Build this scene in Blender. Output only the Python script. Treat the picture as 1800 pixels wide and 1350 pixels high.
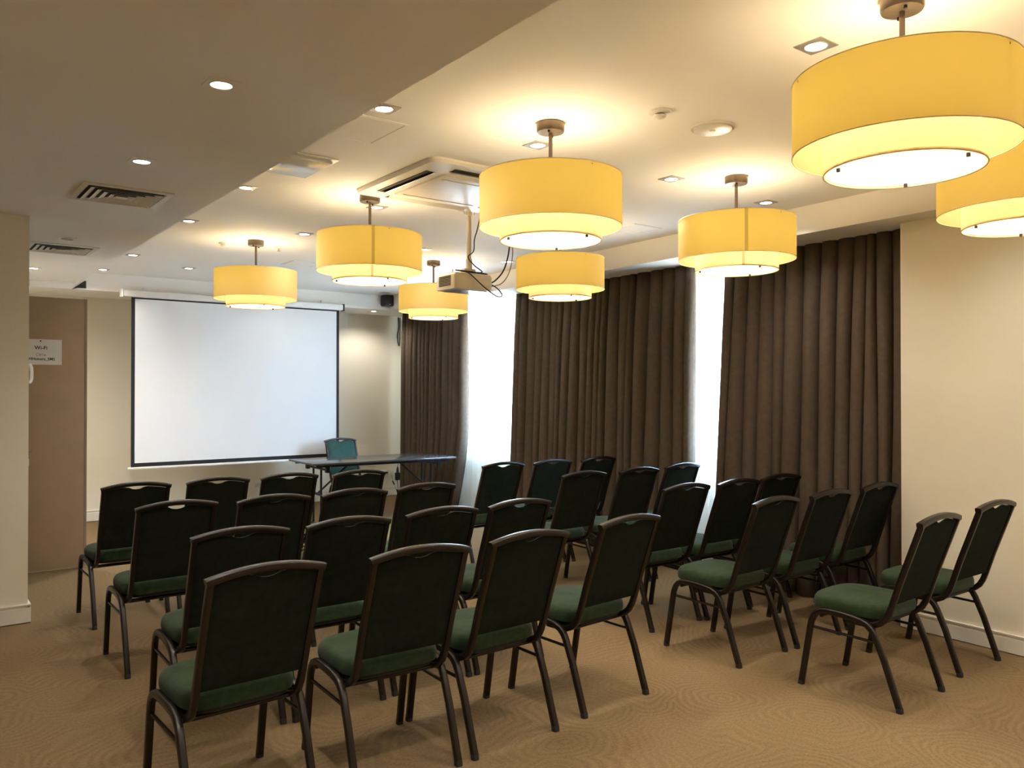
import bpy, bmesh, math, random
from math import sin, cos, pi, radians
from mathutils import Vector, Matrix

random.seed(7)
SC = bpy.context.scene
COL = SC.collection
for o in list(bpy.data.objects):
    bpy.data.objects.remove(o)

# ------------------------------------------------------------------ camera, sky, exposure
cam_data = bpy.data.cameras.new('camera')
cam = bpy.data.objects.new('camera', cam_data)
COL.objects.link(cam)
cam.location = (0, 0, 1.55)
cam.rotation_euler = (radians(90 + 0.467), 0, radians(-37.286))
cam_data.sensor_width = 36
cam_data.lens = 1434 / 1800 * 36
cam_data.clip_start = 0.05
SC.camera = cam

world = bpy.data.worlds.new('overcast_sky')
SC.world = world
world.use_nodes = True
WN_ = world.node_tree.nodes
WL_ = world.node_tree.links
bg = WN_['Background']
# overcast sky: brighter overhead than at the horizon, dim ground below
w_tc = WN_.new('ShaderNodeTexCoord')
w_sep = WN_.new('ShaderNodeSeparateXYZ')
w_map = WN_.new('ShaderNodeValToRGB')
w_map.color_ramp.elements[0].position = 0.0
w_map.color_ramp.elements[0].color = (0.16, 0.16, 0.15, 1)
e_ = w_map.color_ramp.elements.new(0.49)
e_.color = (0.16, 0.16, 0.15, 1)
e_ = w_map.color_ramp.elements.new(0.51)
e_.color = (0.17, 0.255, 0.36, 1)
w_map.color_ramp.elements[-1].position = 1.0
w_map.color_ramp.elements[-1].color = (0.44, 0.70, 1.0, 1)
w_rng = WN_.new('ShaderNodeMapRange')
w_rng.inputs['From Min'].default_value = -1
w_rng.inputs['From Max'].default_value = 1
WL_.new(w_tc.outputs['Generated'], w_sep.inputs[0])
WL_.new(w_sep.outputs['Z'], w_rng.inputs['Value'])
WL_.new(w_rng.outputs[0], w_map.inputs['Fac'])
WL_.new(w_map.outputs['Color'], bg.inputs[0])
SKY = 175.0
bg.inputs[1].default_value = SKY

SC.view_settings.view_transform = 'Standard'
SC.view_settings.look = 'None'
SC.view_settings.gamma = 1
SC.view_settings.use_curve_mapping = False
SC.view_settings.exposure = 0.0
SC.cycles.max_bounces = 10
SC.cycles.diffuse_bounces = 6
SC.cycles.transmission_bounces = 8
SC.cycles.transparent_max_bounces = 12
SC.cycles.sample_clamp_indirect = 60.0

PENDANT_W = 14.0
PENDANT_C = (1.0, 0.80, 0.50)
SPOT_W = 84.0
SPOT_C = (1.0, 0.94, 0.84)
LENS_E = 14.0

# ------------------------------------------------------------------ materials
MATS = {}


def new_mat(name):
    m = bpy.data.materials.new(name)
    m.use_nodes = True
    MATS[name] = m
    return m, m.node_tree.nodes, m.node_tree.links, m.node_tree.nodes['Principled BSDF']


def mat(name, col, rough=0.6, metal=0.0, noise=0.0, nscale=40.0, bump=0.0, bscale=200.0, spec=0.5, sheen=0.0):
    m, N, L, P = new_mat(name)
    P.inputs['Base Color'].default_value = (*col, 1)
    P.inputs['Roughness'].default_value = rough
    P.inputs['Metallic'].default_value = metal
    P.inputs['Specular IOR Level'].default_value = spec
    if sheen:
        P.inputs['Sheen Weight'].default_value = sheen
    tc = N.new('ShaderNodeTexCoord')
    if noise:
        t = N.new('ShaderNodeTexNoise')
        t.inputs['Scale'].default_value = nscale
        t.inputs['Detail'].default_value = 4
        L.new(tc.outputs['Object'], t.inputs['Vector'])
        r = N.new('ShaderNodeValToRGB')
        r.color_ramp.elements[0].position = 0.3
        r.color_ramp.elements[1].position = 0.7
        r.color_ramp.elements[0].color = (*[max(0, c * (1 - noise)) for c in col], 1)
        r.color_ramp.elements[1].color = (*[min(1, c * (1 + noise)) for c in col], 1)
        L.new(t.outputs['Fac'], r.inputs['Fac'])
        L.new(r.outputs['Color'], P.inputs['Base Color'])
    if bump:
        t = N.new('ShaderNodeTexNoise')
        t.inputs['Scale'].default_value = bscale
        t.inputs['Detail'].default_value = 3
        L.new(tc.outputs['Object'], t.inputs['Vector'])
        b = N.new('ShaderNodeBump')
        b.inputs['Strength'].default_value = bump
        b.inputs['Distance'].default_value = 0.002
        L.new(t.outputs['Fac'], b.inputs['Height'])
        L.new(b.outputs['Normal'], P.inputs['Normal'])
    return m


def emit(name, col, strength):
    m, N, L, P = new_mat(name)
    e = N.new('ShaderNodeEmission')
    e.inputs[0].default_value = (*col, 1)
    e.inputs[1].default_value = strength
    L.new(e.outputs[0], N['Material Output'].inputs[0])
    return m


def cloth(name, col, trans_col, trans, clear=0.0):
    """thin woven cloth that lets light through"""
    m, N, L, P = new_mat(name)
    tc = N.new('ShaderNodeTexCoord')
    t = N.new('ShaderNodeTexNoise')
    t.inputs['Scale'].default_value = 260
    L.new(tc.outputs['Object'], t.inputs['Vector'])
    r = N.new('ShaderNodeValToRGB')
    r.color_ramp.elements[0].color = (*[c * 0.95 for c in col], 1)
    r.color_ramp.elements[1].color = (*col, 1)
    L.new(t.outputs['Fac'], r.inputs['Fac'])
    d = N.new('ShaderNodeBsdfDiffuse')
    L.new(r.outputs['Color'], d.inputs[0])
    s = N.new('ShaderNodeBsdfTranslucent')
    s.inputs[0].default_value = (*trans_col, 1)
    x = N.new('ShaderNodeMixShader')
    x.inputs[0].default_value = trans
    L.new(d.outputs[0], x.inputs[1])
    L.new(s.outputs[0], x.inputs[2])
    out = x
    if clear:
        c = N.new('ShaderNodeBsdfTransparent')
        y = N.new('ShaderNodeMixShader')
        y.inputs[0].default_value = clear
        L.new(x.outputs[0], y.inputs[1])
        L.new(c.outputs[0], y.inputs[2])
        out = y
    L.new(out.outputs[0], N['Material Output'].inputs[0])
    return m


def carpet_mat():
    m, N, L, P = new_mat('carpet')
    tc = N.new('ShaderNodeTexCoord')
    dn = N.new('ShaderNodeTexNoise')
    dn.inputs['Scale'].default_value = 1.6
    dn.inputs['Detail'].default_value = 2
    L.new(tc.outputs['Object'], dn.inputs['Vector'])
    mx = N.new('ShaderNodeMixRGB')
    mx.blend_type = 'LINEAR_LIGHT'
    mx.inputs['Fac'].default_value = 0.22
    L.new(tc.outputs['Object'], mx.inputs[1])
    L.new(dn.outputs['Color'], mx.inputs[2])
    v = N.new('ShaderNodeTexVoronoi')
    v.voronoi_dimensions = '2D'
    v.feature = 'F1'
    v.inputs['Scale'].default_value = 1.7
    L.new(mx.outputs[0], v.inputs['Vector'])
    ml = N.new('ShaderNodeMath')
    ml.operation = 'MULTIPLY'
    ml.inputs[1].default_value = 92.0
    L.new(v.outputs['Distance'], ml.inputs[0])
    sn = N.new('ShaderNodeMath')
    sn.operation = 'SINE'
    L.new(ml.outputs[0], sn.inputs[0])
    f = N.new('ShaderNodeTexNoise')
    f.inputs['Scale'].default_value = 90
    f.inputs['Detail'].default_value = 5
    L.new(tc.outputs['Object'], f.inputs['Vector'])
    big = N.new('ShaderNodeTexNoise')
    big.inputs['Scale'].default_value = 2.3
    L.new(tc.outputs['Object'], big.inputs['Vector'])
    # rings fade in and out over the floor
    amp = N.new('ShaderNodeMapRange')
    amp.inputs['From Min'].default_value = 0.35
    amp.inputs['From Max'].default_value = 0.62
    amp.inputs['To Min'].default_value = 0.015
    amp.inputs['To Max'].default_value = 0.07
    L.new(big.outputs['Fac'], amp.inputs['Value'])
    a = N.new('ShaderNodeMath')
    a.operation = 'MULTIPLY'
    L.new(sn.outputs[0], a.inputs[0])
    L.new(amp.outputs[0], a.inputs[1])
    b = N.new('ShaderNodeMath')
    b.operation = 'MULTIPLY_ADD'
    b.inputs[1].default_value = 0.62
    L.new(f.outputs['Fac'], b.inputs[0])
    L.new(a.outputs[0], b.inputs[2])
    r = N.new('ShaderNodeValToRGB')
    r.color_ramp.elements[0].position = 0.05
    r.color_ramp.elements[0].color = (0.130, 0.086, 0.043, 1)
    r.color_ramp.elements[1].position = 0.50
    r.color_ramp.elements[1].color = (0.232, 0.157, 0.080, 1)
    L.new(b.outputs[0], r.inputs['Fac'])
    L.new(r.outputs['Color'], P.inputs['Base Color'])
    P.inputs['Roughness'].default_value = 0.95
    P.inputs['Specular IOR Level'].default_value = 0.1
    bp = N.new('ShaderNodeBump')
    bp.inputs['Strength'].default_value = 0.3
    bp.inputs['Distance'].default_value = 0.004
    L.new(b.outputs[0], bp.inputs['Height'])
    L.new(bp.outputs['Normal'], P.inputs['Normal'])
    return m


def glass_mat():
    m, N, L, P = new_mat('window_glass')
    t = N.new('ShaderNodeBsdfTransparent')
    t.inputs[0].default_value = (0.95, 0.97, 0.97, 1)
    g = N.new('ShaderNodeBsdfGlossy')
    g.inputs['Roughness'].default_value = 0.02
    x = N.new('ShaderNodeMixShader')
    x.inputs[0].default_value = 0.06
    L.new(t.outputs[0], x.inputs[1])
    L.new(g.outputs[0], x.inputs[2])
    L.new(x.outputs[0], N['Material Output'].inputs[0])
    return m


M_WALL = mat('cream_wall_paint', (0.80, 0.745, 0.62), 0.7, noise=0.015, nscale=3, bump=0.05, bscale=150)
M_CEIL = mat('ceiling_paint', (0.84, 0.81, 0.76), 0.8, noise=0.012, nscale=2)
M_TRIM = mat('baseboard_paint', (0.76, 0.72, 0.64), 0.45, noise=0.01, nscale=5)
M_CARPET = carpet_mat()
M_DOOR = mat('tan_laminate', (0.38, 0.27, 0.168), 0.45, noise=0.05, nscale=6)
M_EDGE = mat('mauve_edging', (0.36, 0.27, 0.235), 0.4)
M_FRAME = mat('hammered_bronze_steel', (0.014, 0.009, 0.0065), 0.27, 0.2, noise=0.3, nscale=300, bump=0.25, bscale=500)
M_FABRIC = mat('green_velour', (0.023, 0.040, 0.017), 0.9, noise=0.22, nscale=30, bump=0.3, bscale=900, spec=0.15, sheen=0.08)
M_FABRIC_DAYTINT = mat('green_velour_daylight_tint', (0.032, 0.082, 0.072), 0.9, noise=0.15, nscale=30, bump=0.3, bscale=900, spec=0.15)  # green velour again, with the teal cast of daylight put into the colour
M_BACK = mat('dark_green_back_cloth', (0.013, 0.0165, 0.0105), 0.95, noise=0.2, nscale=30, bump=0.3, bscale=900, spec=0.08)
M_CAP = mat('black_rubber', (0.012, 0.011, 0.010), 0.7)
M_CURT = mat('brown_curtain', (0.100, 0.075, 0.056), 0.9, noise=0.10, nscale=25, bump=0.25, bscale=900, spec=0.1)
M_SHEER = cloth('white_sheer', (0.86, 0.88, 0.90), (0.88, 0.90, 0.93), 0.50, clear=0.24)
M_SHADE = cloth('yellow_shade_fabric', (0.80, 0.64, 0.38), (0.33, 0.25, 0.050), 0.50)
M_SEAM = cloth('shade_seam', (0.66, 0.48, 0.24), (0.20, 0.13, 0.02), 0.5, clear=0.55)
M_INNER = cloth('cream_shade_fabric', (0.90, 0.80, 0.56), (0.56, 0.43, 0.23), 0.60)
M_DIFF = cloth('opal_diffuser', (0.92, 0.90, 0.86), (0.97, 0.95, 0.88), 0.75)
M_RIM = mat('shade_rim', (0.88, 0.74, 0.46), 0.6)
M_RIMW = mat('white_rim', (0.85, 0.80, 0.68), 0.5)
M_NICKEL = mat('bronze_nickel', (0.22, 0.17, 0.13), 0.35, 0.85)
M_SCREW = mat('dark_screw', (0.04, 0.03, 0.025), 0.4, 0.6)
M_LENS = emit('lit_downlight_lens', (1.0, 0.95, 0.88), LENS_E)
M_LENSOFF = mat('unlit_downlight_lens', (0.55, 0.55, 0.56), 0.15)
M_PLATE = mat('downlight_plate', (0.40, 0.365, 0.33), 0.35, 0.4)
M_PLASTIC = mat('white_plastic', (0.74, 0.71, 0.65), 0.35, noise=0.01, nscale=10)
M_CREAMP = mat('cream_plastic', (0.66, 0.585, 0.46), 0.4, noise=0.02, nscale=10)
M_DARK = mat('dark_recess', (0.035, 0.028, 0.022), 0.8)
M_BLACK = mat('black_plastic', (0.018, 0.018, 0.019), 0.45, noise=0.1, nscale=30)
M_CABLE = mat('black_cable', (0.015, 0.013, 0.013), 0.5)
M_CABLEG = mat('beige_cable', (0.30, 0.25, 0.19), 0.5)
M_SCREEN = mat('matte_screen', (0.80, 0.81, 0.83), 0.85, noise=0.01, nscale=3)
M_CASE = mat('screen_case_white', (0.80, 0.79, 0.77), 0.4)
M_BORDER = mat('screen_black_border', (0.012, 0.012, 0.014), 0.7)
M_TABLE = mat('black_tabletop', (0.045, 0.041, 0.039), 0.20, noise=0.2, nscale=25, spec=0.8)
M_STEEL = mat('black_steel', (0.014, 0.013, 0.013), 0.4, 0.4)
M_PAPER = mat('white_paper', (0.80, 0.78, 0.76), 0.7, noise=0.01, nscale=8)
M_INK = mat('black_ink', (0.02, 0.018, 0.02), 0.7)
M_INKG = mat('grey_ink', (0.25, 0.24, 0.25), 0.7)
M_GRILLE = mat('grille_white', (0.70, 0.67, 0.62), 0.45)
M_WFRAME = mat('window_frame_white', (0.75, 0.76, 0.77), 0.35)
M_GLASS = glass_mat()
M_CHROME = mat('brushed_metal', (0.55, 0.53, 0.50), 0.3, 0.9)
M_GLOSSW = mat('gloss_white_panel', (0.60, 0.61, 0.62), 0.08)

# ------------------------------------------------------------------ mesh helpers


class MB:
    def __init__(self):
        self.v = []
        self.f = []

    def box(self, x0, x1, y0, y1, z0, z1):
        return self.prism([(x0, y0), (x1, y0), (x1, y1), (x0, y1)], z0, z1)

    def prism(self, poly, z0, z1):
        n, b = len(poly), len(self.v)
        self.v += [(x, y, z0) for x, y in poly] + [(x, y, z1) for x, y in poly]
        self.f.append(tuple(b + i for i in reversed(range(n))))
        self.f.append(tuple(b + n + i for i in range(n)))
        for i in range(n):
            j = (i + 1) % n
            self.f.append((b + i, b + j, b + n + j, b + n + i))
        return self

    def rings(self, rings, cap0=True, cap1=True, closed=True):
        """skin a list of equal-length point rings"""
        n, b = len(rings[0]), len(self.v)
        for r in rings:
            self.v += [tuple(p) for p in r]
        for k in range(len(rings) - 1):
            for i in range(n if closed else n - 1):
                j = (i + 1) % n
                self.f.append((b + k * n + i, b + k * n + j, b + (k + 1) * n + j, b + (k + 1) * n + i))
        if cap0:
            self.f.append(tuple(b + i for i in reversed(range(n))))
        if cap1:
            self.f.append(tuple(b + (len(rings) - 1) * n + i for i in range(n)))
        return self

    def lathe(self, prof, seg=32, c=(0, 0), cap0=True, cap1=True):
        rs = [[(c[0] + r * cos(2 * pi * i / seg), c[1] + r * sin(2 * pi * i / seg), z) for i in range(seg)] for r, z in prof]
        return self.rings(rs, cap0, cap1)

    def cyl(self, c, r, z0, z1, seg=20):
        return self.lathe([(r, z0), (r, z1)], seg, c)

    def sweep(self, path, sec, ref=None, twist=0.0):
        """sweep a 2-D section along a 3-D path; ref is the section's fixed x axis (for planar paths)"""
        P = [Vector(p) for p in path]
        n = len(P)
        T = []
        for i in range(n):
            if i == 0:
                t = P[1] - P[0]
            elif i == n - 1:
                t = P[-1] - P[-2]
            else:
                t = (P[i + 1] - P[i]).normalized() + (P[i] - P[i - 1]).normalized()
            T.append(t.normalized())
        rs = []
        a = None
        for i in range(n):
            if ref is not None:
                a = Vector(ref)
                a = (a - T[i] * a.dot(T[i])).normalized()
            elif a is None:
                a = T[i].orthogonal().normalized()
            else:
                a = (a - T[i] * a.dot(T[i])).normalized()
            b_ = T[i].cross(a)
            k = 1.0
            if 0 < i < n - 1:
                cs = max(0.3, (P[i + 1] - P[i]).normalized().dot(T[i]))
                k = 1 / cs
            rs.append([P[i] + a * sx + b_ * sy * (k if ref is not None else 1) for sx, sy in sec])
        return self.rings(rs)

    def tube(self, path, r, seg=8):
        return self.sweep(path, [(r * cos(2 * pi * i / seg), r * sin(2 * pi * i / seg)) for i in range(seg)])

    def torus(self, R, r, z, c=(0, 0), seg=64, s2=6):
        b = len(self.v)
        for i in range(seg):
            a = 2 * pi * i / seg
            for j in range(s2):
                q = 2 * pi * j / s2
                rr = R + r * cos(q)
                self.v.append((c[0] + rr * cos(a), c[1] + rr * sin(a), z + r * sin(q)))
        for i in range(seg):
            for j in range(s2):
                i2, j2 = (i + 1) % seg, (j + 1) % s2
                self.f.append((b + i * s2 + j, b + i2 * s2 + j, b + i2 * s2 + j2, b + i * s2 + j2))
        return self

    def build(self, name, m, parent=None, smooth=False, bevel=0.0, angle=38, seg=2):
        me = bpy.data.meshes.new(name)
        me.from_pydata(self.v, [], self.f)
        bm = bmesh.new()
        bm.from_mesh(me)
        bmesh.ops.recalc_face_normals(bm, faces=bm.faces)
        if bevel:
            es = [e for e in bm.edges if len(e.link_faces) == 2 and e.calc_face_angle(0) > radians(30)]
            bmesh.ops.bevel(bm, geom=es, offset=bevel, segments=seg, profile=0.5, affect='EDGES', clamp_overlap=True)
        if smooth or bevel:
            for f in bm.faces:
                f.smooth = True
            for e in bm.edges:
                if len(e.link_faces) == 2 and e.calc_face_angle(0) > radians(angle):
                    e.smooth = False
        bm.to_mesh(me)
        bm.free()
        me.materials.append(m)
        o = bpy.data.objects.new(name, me)
        COL.objects.link(o)
        if parent is not None:
            o.parent = parent
        return o


def rrect(w, h, c, n=2):
    """rounded rectangle section"""
    pts = []
    for sx, sy, a0 in ((1, 1, 0), (-1, 1, pi / 2), (-1, -1, pi), (1, -1, 3 * pi / 2)):
        for k in range(n + 1):
            a = a0 + (pi / 2) * k / n
            pts.append((sx * (w / 2 - c) + c * cos(a), sy * (h / 2 - c) + c * sin(a)))
    return pts


def smooth_path(pts, n=6):
    """Catmull-Rom through the points"""
    P = [Vector(p) for p in pts]
    P = [2 * P[0] - P[1]] + P + [2 * P[-1] - P[-2]]
    out = []
    for i in range(1, len(P) - 2):
        p0, p1, p2, p3 = P[i - 1:i + 3]
        for k in range(n):
            t = k / n
            out.append(0.5 * ((2 * p1) + (p2 - p0) * t + (2 * p0 - 5 * p1 + 4 * p2 - p3) * t * t + (3 * p1 - p0 - 3 * p2 + p3) * t ** 3))
    out.append(P[-2])
    return out


def tag(o, label=None, cat=None, group=None, kind=None):
    if label:
        o['label'] = label
    if cat:
        o['category'] = cat
    if group:
        o['group'] = group
    if kind:
        o['kind'] = kind
    return o


def thing(name, label, cat, loc=(0, 0, 0), rz=0.0, group=None):
    o = bpy.data.objects.new(name, None)
    COL.objects.link(o)
    o.empty_display_size = 0.1
    o.location = loc
    o.rotation_euler = (0, 0, rz)
    return tag(o, label, cat, group)


def dup(root, loc, rz=0.0, label=None, group=None):
    r = root.copy()
    COL.objects.link(r)
    r.location = loc
    r.rotation_euler = (0, 0, rz)
    if label:
        r['label'] = label
    if group:
        r['group'] = group
    for ch in list(root.children):
        c = ch.copy()
        COL.objects.link(c)
        c.parent = r
        for g in list(ch.children):
            d = g.copy()
            COL.objects.link(d)
            d.parent = c
    return r


def struct(name, mb, m, label=None, parent=None, **kw):
    o = mb.build(name, m, parent, **kw)
    if parent is None:
        tag(o, label, None, None, 'structure')
    return o


# ------------------------------------------------------------------ room measures (metres; x right, y towards the screen wall)
ZC = 2.85        # main ceiling
ZL = 2.72        # lowered ceiling on the left
ZS = 2.655       # underside of the beams
XL = 1.585       # edge of the lowered ceiling
YB = 10.72       # screen wall
YBEAM = 9.93     # front of the beam before the screen wall
XW0, XW1, Y0 = -2.6, 7.0, -3.6


def cx(y, n=0.0):           # curtain line along the window side, n metres further out
    return 5.455 + 0.048 * (y - 2.8) + n


def bx_(y):                 # front of the beam along the window side
    return 5.06 + 0.050 * (y - 2.2)


struct('floor', MB().box(XW0, XW1, Y0, YB + 0.2, -0.1, 0.0), M_CARPET, 'beige carpet with tone-on-tone rings of concentric arcs')
struct('ceiling', MB().box(XL, XW1, Y0, YB + 0.2, ZC, ZC + 0.1), M_CEIL, 'cream painted main ceiling above the pendants')
struct('trim_1', MB().box(XW0, XL, Y0, YBEAM, ZL, ZC + 0.1), M_CEIL, 'lowered plaster ceiling along the left side')
struct('trim_2', MB().prism([(bx_(Y0), Y0), (XW1, Y0), (XW1, YB), (bx_(YB), YB)], ZS, ZC), M_CEIL, 'long plaster beam above the curtains')
struct('trim_3', MB().prism([(XW0, YBEAM), (bx_(YBEAM), YBEAM), (bx_(YB), YB), (XW0, YB)], ZS, ZC + 0.1), M_CEIL, 'plaster beam in front of the screen wall')
struct('wall_back', MB().box(XW0, XW1, YB, YB + 0.2, 0, ZC), M_WALL, 'cream wall behind the projection screen')
struct('wall_rear', MB().box(XW0, XW1, Y0 - 0.2, Y0, 0, ZC), M_WALL)
struct('wall_left', MB().box(XW0 - 0.2, XW0, Y0, YB, 0, ZC), M_WALL)
struct('wall_side', MB().box(XW0, 0.735, 6.31, 6.72, 0, ZL), M_WALL, 'cream wall end at the far left')
struct('wall_nook', MB().box(0.40, 0.52, 8.0, YB, 0, ZL), M_WALL)
struct('wall_right', MB().prism([(cx(Y0, -0.155), Y0), (XW1, Y0), (XW1, 2.725), (cx(2.725, -0.155), 2.725)], 0, ZS), M_WALL,
       'cream wall beside the right-hand curtain')

# window wall with two openings
WN = 0.37
SILL, HEAD = 0.93, 2.60


def wall_piece(y0, y1, z0, z1, n0=WN, n1=WN + 0.09):
    return [(cx(y0, n0), y0), (cx(y0, n1), y0), (cx(y1, n1), y1), (cx(y1, n0), y1)], z0, z1


wb = MB()
WINS = [(7.05, 9.0), (3.55, 5.65)]
wb.prism(*wall_piece(2.725, YB, 0, SILL))
wb.prism(*wall_piece(2.725, YB, HEAD, ZS))
for a, b in ((2.725, 3.55), (5.65, 7.05), (9.0, YB)):
    wb.prism(*wall_piece(a, b, SILL, HEAD))
struct('wall_window', wb, M_WALL, 'wall with windows behind the curtains')


def baseboard(name, p, q, nrm, label, h=0.115):
    """stepped baseboard from p to q, standing out along nrm"""
    mb = MB()
    for t, z0, z1 in ((0.016, 0.006, h - 0.025), (0.010, h - 0.025, h - 0.008), (0.018, h - 0.008, h)):
        mb.prism([p, q, (q[0] + nrm[0] * t, q[1] + nrm[1] * t), (p[0] + nrm[0] * t, p[1] + nrm[1] * t)], z0, z1)
    struct(name, mb, M_TRIM, label)


baseboard('baseboard_back', (0.52, YB), (cx(YB, WN), YB), (0, -1), 'white stepped baseboard under the screen wall', 0.13)
baseboard('baseboard_right', (cx(Y0, -0.155), Y0), (cx(2.725, -0.155), 2.725), (-1, 0.05), 'cream stepped baseboard under the right wall')
baseboard('baseboard_left', (XW0, 6.31), (0.752, 6.31), (0, -1), 'cream stepped baseboard under the left wall end', 0.125)
baseboard('baseboard_side', (0.735, 6.30), (0.735, 6.72), (1, 0), 'cream stepped baseboard round the wall corner', 0.125)

for i, (a, b) in enumerate(WINS):
    w = bpy.data.objects.new('window_%d' % (i + 1), None)
    COL.objects.link(w)
    tag(w, ('bright window behind the sheer near the screen wall', 'bright window behind the narrow middle sheer')[i], None, None, 'structure')

    def bar(y0, y1, z0, z1, n0=0.395, n1=0.445):
        return MB().prism(*wall_piece(y0, y1, z0, z1, n0, n1))
    bar(a, a + 0.06, SILL, HEAD).build('window_frame', M_WFRAME, w)
    bar(b - 0.06, b, SILL, HEAD).build('window_frame', M_WFRAME, w)
    bar(a + 0.06, b - 0.06, SILL, SILL + 0.06).build('window_frame', M_WFRAME, w)
    bar(a + 0.06, b - 0.06, HEAD - 0.06, HEAD).build('window_frame', M_WFRAME, w)
    m_ = (a + b) / 2
    bar(m_ - 0.03, m_ + 0.03, SILL + 0.06, HEAD - 0.06).build('mullion', M_WFRAME, w)
    for y0, y1 in ((a + 0.06, m_ - 0.03), (m_ + 0.03, b - 0.06)):
        bar(y0, y1, SILL + 0.06, HEAD - 0.06, 0.417, 0.423).build('pane', M_GLASS, w)
    bar(a - 0.04, b + 0.04, SILL - 0.03, SILL, 0.32, 0.395).build('window_sill', M_WFRAME, w)
    # daylight portal in the opening
    ld = bpy.data.lights.new('window_portal', 'AREA')
    ld.shape = 'RECTANGLE'
    ld.size = b - a
    ld.size_y = HEAD - SILL
    ld.cycles.is_portal = True
    lo = bpy.data.objects.new('window_portal', ld)
    COL.objects.link(lo)
    lo.location = (cx(m_, 0.48), m_, (SILL + HEAD) / 2)
    lo.rotation_euler = (radians(90), 0, radians(90 - math.degrees(math.atan(0.048))))

# ------------------------------------------------------------------ open door leaf on the far left
door = MB().box(0.52, 1.352, 7.97, 8.012, 0.012, 2.352).build('door_1', M_DOOR, None, bevel=0.002)
tag(door, 'tan laminate door leaf standing beyond the left wall end', None, None, 'structure')
MB().box(1.3535, 1.372, 7.968, 8.014, 0.012, 2.352).build('edge_strip', M_EDGE, door)
MB().box(1.343, 1.3535, 7.972, 8.010, 0.012, 2.352).build('shadow_gap', M_DARK, door)
hd = MB().tube([(0.93, 7.97, 1.045), (0.93, 7.925, 1.045)], 0.010, 10)
hd.tube([(0.93, 7.925, 1.045), (0.955, 7.922, 1.044)], 0.009, 10)
hd.lathe([(0.001, 0), (0.001, 0)], 3, (0.93, 7.95)) if False else None
hd.build('door_handle', M_CHROME, door, smooth=True)
MB().lathe([(0.016, 0.0), (0.016, 0.02), (0.012, 0.034)], 14, (1.325, 7.945)).build('door_stop', M_CREAMP, door, smooth=True)

# ------------------------------------------------------------------ curtains
def curtain(name, label, ytop, ybot, z0, z1, m, n=0.0, fold=0.115, amp=0.062, seed=1, cat='curtain', flare=None, thick=0.003, group=None):
    """pleated hanging cloth: ytop / ybot = (start, end) along the window side at top and bottom"""
    rnd = random.Random(seed)
    W = abs(ytop[1] - ytop[0])
    knots = [0.0]
    while knots[-1] < W:
        knots.append(knots[-1] + fold * rnd.uniform(0.62, 1.45))
    s = W / knots[-1]
    knots = [k * s for k in knots]
    amps = [rnd.uniform(0.6, 1.1) for _ in knots]
    drift = [rnd.uniform(-1, 1) for _ in knots]
    drift2 = [rnd.uniform(-1, 1) for _ in knots]
    per, nz = 12, 16
    cols = []
    for k in range(len(knots) - 1):
        for j in range(per):
            cols.append((k, j / per))
    cols.append((len(knots) - 2, 1.0))
    verts, faces = [], []
    for iz in range(nz + 1):
        v = iz / nz                     # 0 top, 1 bottom
        z = z1 + (z0 - z1) * v
        for k, t in cols:
            dk = lambda q: (drift[q] * 0.035 * v + drift2[q] * 0.014 * sin(v * 5 + q)) if 0 < q < len(knots) - 1 else 0.0
            a0 = knots[k] + dk(k)
            a1 = knots[k + 1] + dk(k + 1)
            u = (a0 + (a1 - a0) * t) / W
            e = v if flare is None else max(0.0, (v - flare) / (1 - flare)) ** 1.6
            ya = ytop[0] + (ybot[0] - ytop[0]) * e
            yb = ytop[1] + (ybot[1] - ytop[1]) * e
            A = amp * (0.55 + 0.45 * min(1, v * 5)) * amps[k] * (0.9 + 0.35 * v)
            off = A * (1 - 2 * sin(pi * t) ** 0.62)
            lean = 0.012 * sin(2 * pi * t) * (0.5 + v)
            y = ya + (yb - ya) * u + lean
            verts.append((cx(y, n + off), y, z))
    nc = len(cols)
    for iz in range(nz):
        for i in range(nc - 1):
            b = iz * nc + i
            faces.append((b, b + 1, b + nc + 1, b + nc))
    mb = MB()
    mb.v, mb.f = verts, faces
    o = mb.build(name, m, None, smooth=True, angle=80)
    if thick:
        md = o.modifiers.new('thickness', 'SOLIDIFY')
        md.thickness = thick
        md.offset = 0
    return tag(o, label, cat, group)


curtain('curtain', 'brown pleated blackout curtain in the far corner beside the screen wall', (10.25, 8.53), (10.25, 8.83), 0.012, ZS - 0.0004, M_CURT,
        n=0.03, seed=3, flare=0.55, fold=0.125)
curtain('curtain', 'widest brown pleated blackout curtain, hanging between the two bright windows', (7.42, 4.70), (7.56, 4.75), 0.012, ZS - 0.0004, M_CURT, n=0.03, seed=11,
        fold=0.125)
curtain('curtain', 'brown pleated blackout curtain ending at the cream wall on the right', (4.36, 2.745), (4.47, 2.745), 0.012, ZS - 0.0004, M_CURT, seed=21,
        n=0.035, fold=0.135)
curtain('sheer_curtain', 'white sheer curtain glowing between the far corner curtain and the wide one', (9.9, 6.9), (9.9, 6.9), 0.01, ZS - 0.0004, M_SHEER, n=0.175, amp=0.014,
        fold=0.09, seed=5, thick=0, cat='sheer curtain')
curtain('sheer_curtain', 'narrow white sheer curtain glowing between the wide and right-hand curtains', (5.6, 3.6), (5.6, 3.6), 0.01, ZS - 0.0004, M_SHEER, n=0.175, amp=0.014,
        fold=0.09, seed=6, thick=0, cat='sheer curtain')

# ------------------------------------------------------------------ projection screen
YS = 9.86
scr = thing('projection_screen', 'white pull-down projection screen with black border in front of the back wall', 'projection screen', (3.4, YS, 0.66))


def sb(x0, x1, y0, y1, z0, z1):
    return MB().box(x0 - 3.4, x1 - 3.4, y0 - YS, y1 - YS, z0 - 0.66, z1 - 0.66)


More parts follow.
